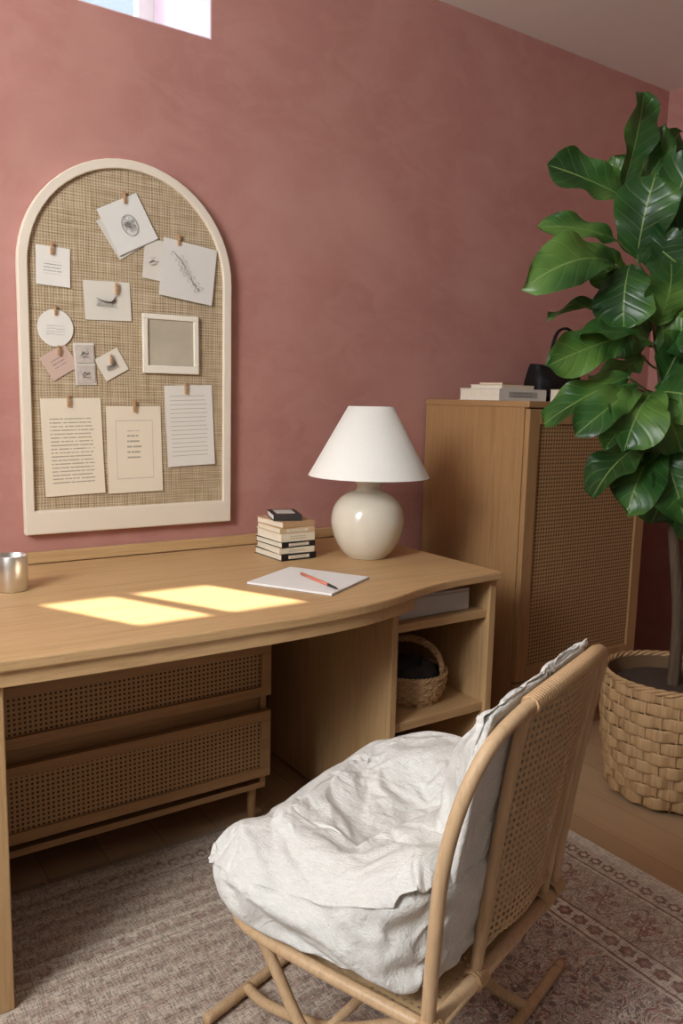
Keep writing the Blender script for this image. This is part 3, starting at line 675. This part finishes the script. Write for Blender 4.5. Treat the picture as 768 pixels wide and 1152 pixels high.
LV=[
(702,208,726,102,44,2.45,.1),(706,224,616,184,48,2.40,.6),(722,212,766,146,34,2.52,.3),(694,270,607,252,30,2.38,1.1),(692,298,595,312,56,2.36,.5),
(716,292,736,196,66,2.42,.3),(732,300,800,235,60,2.46,.4),(728,285,770,205,46,2.52,.2),(708,298,700,368,64,2.34,.35),(712,338,616,356,28,2.38,1.1),
(735,318,795,300,54,2.42,.7),(708,376,616,410,48,2.36,.6),(735,386,655,372,46,2.32,.7),(738,395,800,345,56,2.40,.6),(706,424,612,474,48,2.36,.5),
(716,436,650,486,42,2.33,.6),(734,442,702,500,64,2.34,.4),(738,440,800,450,62,2.38,.5),(728,500,666,552,56,2.42,.2),(742,500,704,572,58,2.46,.1),
(745,505,772,590,62,2.40,.2),(750,470,810,540,64,2.44,.3),(712,330,662,290,44,2.50,.4),(742,340,820,330,56,2.54,.5),(744,290,820,180,56,2.6,.3),
(722,400,672,440,44,2.50,.3),(735,350,690,400,44,2.55,.3),(748,420,830,400,60,2.6,.4),(735,240,790,180,48,2.55,.5),(730,470,686,520,50,2.56,.2),
(748,380,790,420,56,2.35,.4),(740,450,768,508,58,2.30,.4),(728,270,766,300,54,2.4,.3),(742,450,720,520,52,2.5,.2),
(738,365,758,295,58,2.34,.4),(745,430,772,375,58,2.36,.4),(750,520,735,588,54,2.5,.2),(752,540,800,600,60,2.5,.3),(748,320,770,250,54,2.33,.3),
(734,225,748,140,36,2.58,.1),(715,460,680,505,46,2.5,.2),(752,500,716,548,54,2.58,.1),(756,480,744,560,60,2.62,.1),(720,240,690,175,34,2.6,.3),(748,555,704,540,46,2.6,.3),
(742,262,782,168,50,2.44,.25),(750,360,800,290,56,2.36,.35),(752,300,812,262,54,2.5,.5),(756,410,820,370,58,2.45,.5),(755,545,812,570,56,2.4,.4)]
for i,(a,b,c_,d_,wp,dep,ut) in enumerate(LV):
    B_=at(a,b,dep); T_=at(c_,d_,dep-.05+random.uniform(-.10,.07))
    nr=-ray((a+c_)/2,(b+d_)/2).normalized()+Vector((-.25,0,ut+.1))+Vector((random.uniform(-.75,.75),random.uniform(-.5,.5),random.uniform(-.3,.3)))
    leaf(B_,T_,wp*dep/FPX*1.06,nr,random.uniform(.02,.28),i*1.3)
fol.build('leaves',leafm,pl,smooth=True)
# ---------------------------------------------------------------- chair
CH=thing('rattan_chair','low bent rattan chair with woven cane back in front of desk','chair',(.909,-1.335,ZR+.002),math.radians(18))
r1=.0115
hoop=spl([(-.235,-.20,.29),(-.236,-.205,.42),(-.236,-.215,.56),(-.222,-.235,.67),(-.18,-.255,.745),(-.10,-.268,.778),(.02,-.275,.792),(.14,-.274,.797),(.215,-.268,.793),(.246,-.262,.765),(.248,-.25,.70),(.240,-.225,.52),(.232,-.20,.29)],7)
MB().tube(hoop,r1,12).build('back_hoop',rattan,CH,smooth=True)
inn=spl([(-.085,-.20,.29),(-.088,-.225,.50),(-.090,-.25,.68),(-.090,-.268,.779)],6)
inf=spl([(.185,-.20,.29),(.20,-.225,.50),(.210,-.25,.68),(.214,-.268,.79)],6)
MB().tube(inn,.0105,12).build('back_post',rattan,CH,smooth=True)
MB().tube(inf,.0090,12).build('back_post',rattan,CH,smooth=True)
MB().tube([(-.087,-.205,.345),(.187,-.205,.345)],.009,10).build('back_rail',rattan,CH,smooth=True)
m=MB(); N1=24; vs=[];fs=[]
for i in range(N1+1):
    t_=i/N1
    zz=.345+(.785-.345)*t_
    xl=-.086-.004*t_; xr=.187+.027*t_; yy=-.205-.064*t_
    for j in range(13):
        s_=j/12; vs.append((xl+(xr-xl)*s_,yy-.02*math.sin(PI*s_),zz))
for i in range(N1):
    for j in range(12):
        q=i*13+j; fs.append((q,q+1,q+14,q+13))
m.add(vs,fs); m.build('cane_back',cane_chair,CH,smooth=True)
seg=[p for p in hoop if p.z>.765 and -.10<p.x<.225]
pts=[];NT=56*8
for i in range(NT):
    t_=i/(NT-1)*(len(seg)-1); a=int(min(t_,len(seg)-2)); p=seg[a].lerp(seg[a+1],t_-a); an=2*PI*i/8
    pts.append((p.x,p.y+.0136*math.cos(an),p.z+.0136*math.sin(an)))
MB().tube(pts,.0028,5).build('top_binding',bind_m,CH,smooth=True)
sf=spl([(-.235,-.20,.293),(-.250,0,.300),(-.252,.15,.304),(-.226,.215,.306),(-.16,.230,.307),(.16,.230,.307),(.226,.215,.306),(.252,.15,.304),(.250,0,.300),(.235,-.20,.293)],7)
MB().tube(sf,r1,12).build('seat_frame',rattan,CH,smooth=True)
MB().tube([(-.262,-.205,.290),(.262,-.205,.290)],.0130,12).build('seat_rail',rattan,CH,smooth=True)
m=MB(); vs=[];fs=[]
for i in range(11):
    for j in range(13):
        v=-.2+.42*i/10; s_=j/12*2-1; hw_=.235+.013*math.sin(PI*i/10)
        if i>8: hw_-=.02*(i-8)
        vs.append((s_*hw_,v,.294+.012*i/10-.010*(1-s_*s_)*math.sin(PI*i/10)))
for i in range(10):
    for j in range(12):
        q=i*13+j; fs.append((q,q+1,q+14,q+13))
m.add(vs,fs); m.build('cane_seat',cane_seat,CH,smooth=True)
for (x,y,z) in ((-.235,-.203,.293),(.232,-.203,.293),(-.085,-.203,.290),(.185,-.203,.290)):
    MB().tube([(x+(q/40-.5)*.034,y+.0165*math.cos(q*PI/4),z+.0165*math.sin(q*PI/4)) for q in range(41)],.0036,5).build('joint_binding',bind_m,CH,smooth=True)
zr=.0125
MB().tube(spl([(-.205,.315,zr+.004),(-.17,.315,zr),(.2,.315,zr),(.235,.315,zr+.004)],4),r1,12).build('floor_runner',rattan,CH,smooth=True)
MB().tube(spl([(-.33,-.17,zr+.004),(-.30,-.17,zr),(.34,-.17,zr),(.37,-.17,zr+.004)],4),r1,12).build('floor_runner',rattan,CH,smooth=True)
for e in (-1,1):
    MB().tube(spl([(e*.10,.312,.018),(e*.12,.23,.030),(e*.15,.05,.10),(e*.165,-.10,.20),(e*.175,-.195,.278)],6),.0110,10).build('leg',rattan,CH,smooth=True)
    MB().tube(spl([(e*.22,-.17,.018),(e*.215,-.08,.035),(e*.21,.06,.12),(e*.205,.14,.21),(e*.20,.215,.294)],6),.0110,10).build('leg',rattan,CH,smooth=True)
MB().tube([(-.208,.045,.11),(.208,.045,.11)],.009,10).build('stretcher',rattan,CH,smooth=True)
# ---------------------------------------------------------------- cushion: a loose linen cover settled over its filling by a short cloth simulation
CU=thing('linen_cushion','rumpled off-white linen cushion with seat and back filling the rattan chair','cushion',(.909,-1.335,ZR+.002),math.radians(18))
def shell(fn,n):
    idx={};vs=[];fs=[]
    def gid(i,j,sd_):
        key=(i,j,0) if (i in(0,n) or j in(0,n)) else (i,j,sd_)
        if key not in idx: idx[key]=len(vs); vs.append(fn(i/n*2-1,j/n*2-1,1 if key[2]==0 else sd_))
        return idx[key]
    for i in range(n):
        for j in range(n):
            fs.append((gid(i,j,1),gid(i+1,j,1),gid(i+1,j+1,1),gid(i,j+1,1)))
            fs.append((gid(i,j+1,-1),gid(i+1,j+1,-1),gid(i+1,j,-1),gid(i,j,-1)))
    return vs,fs,idx
def sm(a,b,x):
    t_=max(0,min(1,(x-a)/(b-a))); return t_*t_*(3-2*t_)
def collide(vs,fs,fr):
    me=bpy.data.meshes.new('filling'); me.from_pydata(vs,[],fs); fo=bpy.data.objects.new('filling',me); COL.objects.link(fo)
    fo.modifiers.new('c','COLLISION'); fo.collision.thickness_outer=.003; fo.collision.thickness_inner=.03; fo.collision.cloth_friction=fr
    return fo
def quadc(a,b,c,d,n=8):
    a,b,c,d=map(Vector,(a,b,c,d)); vs=[];fs=[]
    for i in range(n+1):
        for j in range(n+1):
            s,t_=i/n,j/n; vs.append((a.lerp(b,s)).lerp(d.lerp(c,s),t_))
    for i in range(n):
        for j in range(n):
            q=i*(n+1)+j; fs.append((q,q+n+1,q+n+2,q+1))
    return collide(vs,fs,30)
def sim(name,fill,cover,n,shrink,frames,pin=None,mass=.12,bend=.07,fr=40,grav=.12,extra=()):
    vs,fs,_=shell(fill,44)
    cols=[collide(vs,fs,fr)]+list(extra)
    vs,fs,idx=shell(cover,n)
    me=bpy.data.meshes.new(name); me.from_pydata(vs,[],fs); o=bpy.data.objects.new(name,me); COL.objects.link(o)
    md=o.modifiers.new('cloth','CLOTH'); st=md.settings
    st.quality=7; st.mass=mass; st.tension_stiffness=20; st.compression_stiffness=20; st.shear_stiffness=6; st.bending_stiffness=bend
    st.air_damping=3; st.shrink_min=shrink; st.effector_weights.gravity=grav
    md.collision_settings.use_collision=True; md.collision_settings.distance_min=.003; md.collision_settings.collision_quality=3
    md.point_cache.frame_start=1; md.point_cache.frame_end=frames
    if pin:
        vg=o.vertex_groups.new(name='pin'); 
        for (i,j,s_),ix in idx.items():
            w_=pin(i/n*2-1,j/n*2-1)
            if w_>0: vg.add([ix],w_,'REPLACE')
        st.vertex_group_mass='pin'; st.pin_stiffness=1
    t0=time.time()
    for f in range(1,frames+1): S.frame_set(f)
    dg=bpy.context.evaluated_depsgraph_get(); me2=bpy.data.meshes.new_from_object(o.evaluated_get(dg))
    o.modifiers.clear(); o.vertex_groups.clear(); o.data=me2; me2.name=name
    xs=[v.co for v in me2.vertices]
    print('SIM',name,len(xs),'t',round(time.time()-t0,1),'min',[round(min(q[i] for q in xs),3) for i in range(3)],'max',[round(max(q[i] for q in xs),3) for i in range(3)])
    for fo in cols: bpy.data.objects.remove(fo,do_unlink=True)
    for p in me2.polygons: p.use_smooth=True
    me2.materials.clear(); me2.materials.append(linen)
    sb_=o.modifiers.new('subdivision','SUBSURF'); sb_.levels=1; sb_.render_levels=1
    o.parent=CU; S.frame_set(1)
    return o
ZB=.326
def rimh(s,t):
    h=.428
    h+=.020*sm(.5,1,-s)+.014*sm(.4,1,-s)*sm(.4,1,t)
    h+=.095*sm(.3,1,s)*(1-.50*sm(.1,1,t))
    h+=.095*sm(.3,1,-t)
    return h
def seatform(s,t,sd_,ins=0.0,flange=0.0):
    r=max(abs(s),abs(t))
    CZ=.418
    if r<1e-6: return Vector((0,.02,(CZ if sd_>0 else ZB)-sd_*ins))
    ds,dt=s/r,t/r
    q=1/(abs(ds)**7+abs(dt)**7)**(1/7)
    ex,ey=.248-ins,.222-ins; cx,cy_=0.006,.026
    H=rimh(ds,dt)
    fg=flange*max(0,r-.93)/.07*(1+.8*noise.noise(Vector((ds*5,dt*5,1.7))))
    if sd_>0:
        z=CZ+(H-CZ)*sm(.35,.94,r)-ins+.012*math.sin(PI*min(1,max(0,(r-.50)/.50)))
        if r>=.999: z=H-ins*.3
        f=r+fg/ex*.8
        return Vector((cx+ds*q*ex*f,cy_+dt*q*ey*f,z+fg*.1))
    if r<.6: f=r/.6*.95; z=ZB+ins
    else:
        u=(r-.6)/.4; f=.95+.05*u+.040*math.sin(PI*u)+fg/ex*.8; z=ZB+ins+(H-ZB-ins)*sm(-.15,1.0,u)+fg*.1
    return Vector((cx+ds*q*ex*f,cy_+dt*q*ey*f,z))
def jit(p,a=.003,k=9): 
    return p+noise.noise_vector(p*k)*a+noise.noise_vector(p*k*2.6)*a*.7
sim('seat_pad',lambda s,t,d:seatform(s,t,d,.008),lambda s,t,d:jit(seatform(s,t,d,0,.018),.006,10),100,-.11,22,grav=.14,
    extra=[quadc((-.45,-.45,.319),(.45,-.45,.319),(.45,.45,.319),(-.45,.45,.319)),quadc((.40,-.196,.25),(-.40,-.196,.25),(-.40,-.24,.62),(.40,-.24,.62))])
def backform(s,t,sd_,ins=0.0,fl=0.0):
    r=max(abs(s),abs(t)); pr=max(0,1-r**4)**.5
    z=.605+t*(.200-ins); y=-.184-.062*(t*.5+.5)
    x=.012-s*(.200-ins)*(1-.04*t*t)
    th=((.040-.010*t) if sd_>0 else .004)*pr-(ins if r<.999 else 0)*.5
    if fl and r>.93: x-=s*fl*(r-.93)/.07; z+=t*fl*(r-.93)/.07*.4
    z+=.014*(-s-.3)*max(0,t)
    return Vector((x,y+sd_*max(.0,th),z))
sim('back_pad',lambda s,t,d:backform(s,t,d,.009),lambda s,t,d:jit(backform(s,t,d,0,.012),.008,8),80,-.11,18,grav=.15,pin=lambda s,t:1.0 if t>.98 else .0,
    extra=[quadc((.40,-.196,.25),(-.40,-.196,.25),(-.40,-.262,.86),(.40,-.262,.86))])
S.view_settings.view_transform='Standard'; S.view_settings.look='None'; S.view_settings.exposure=0.0
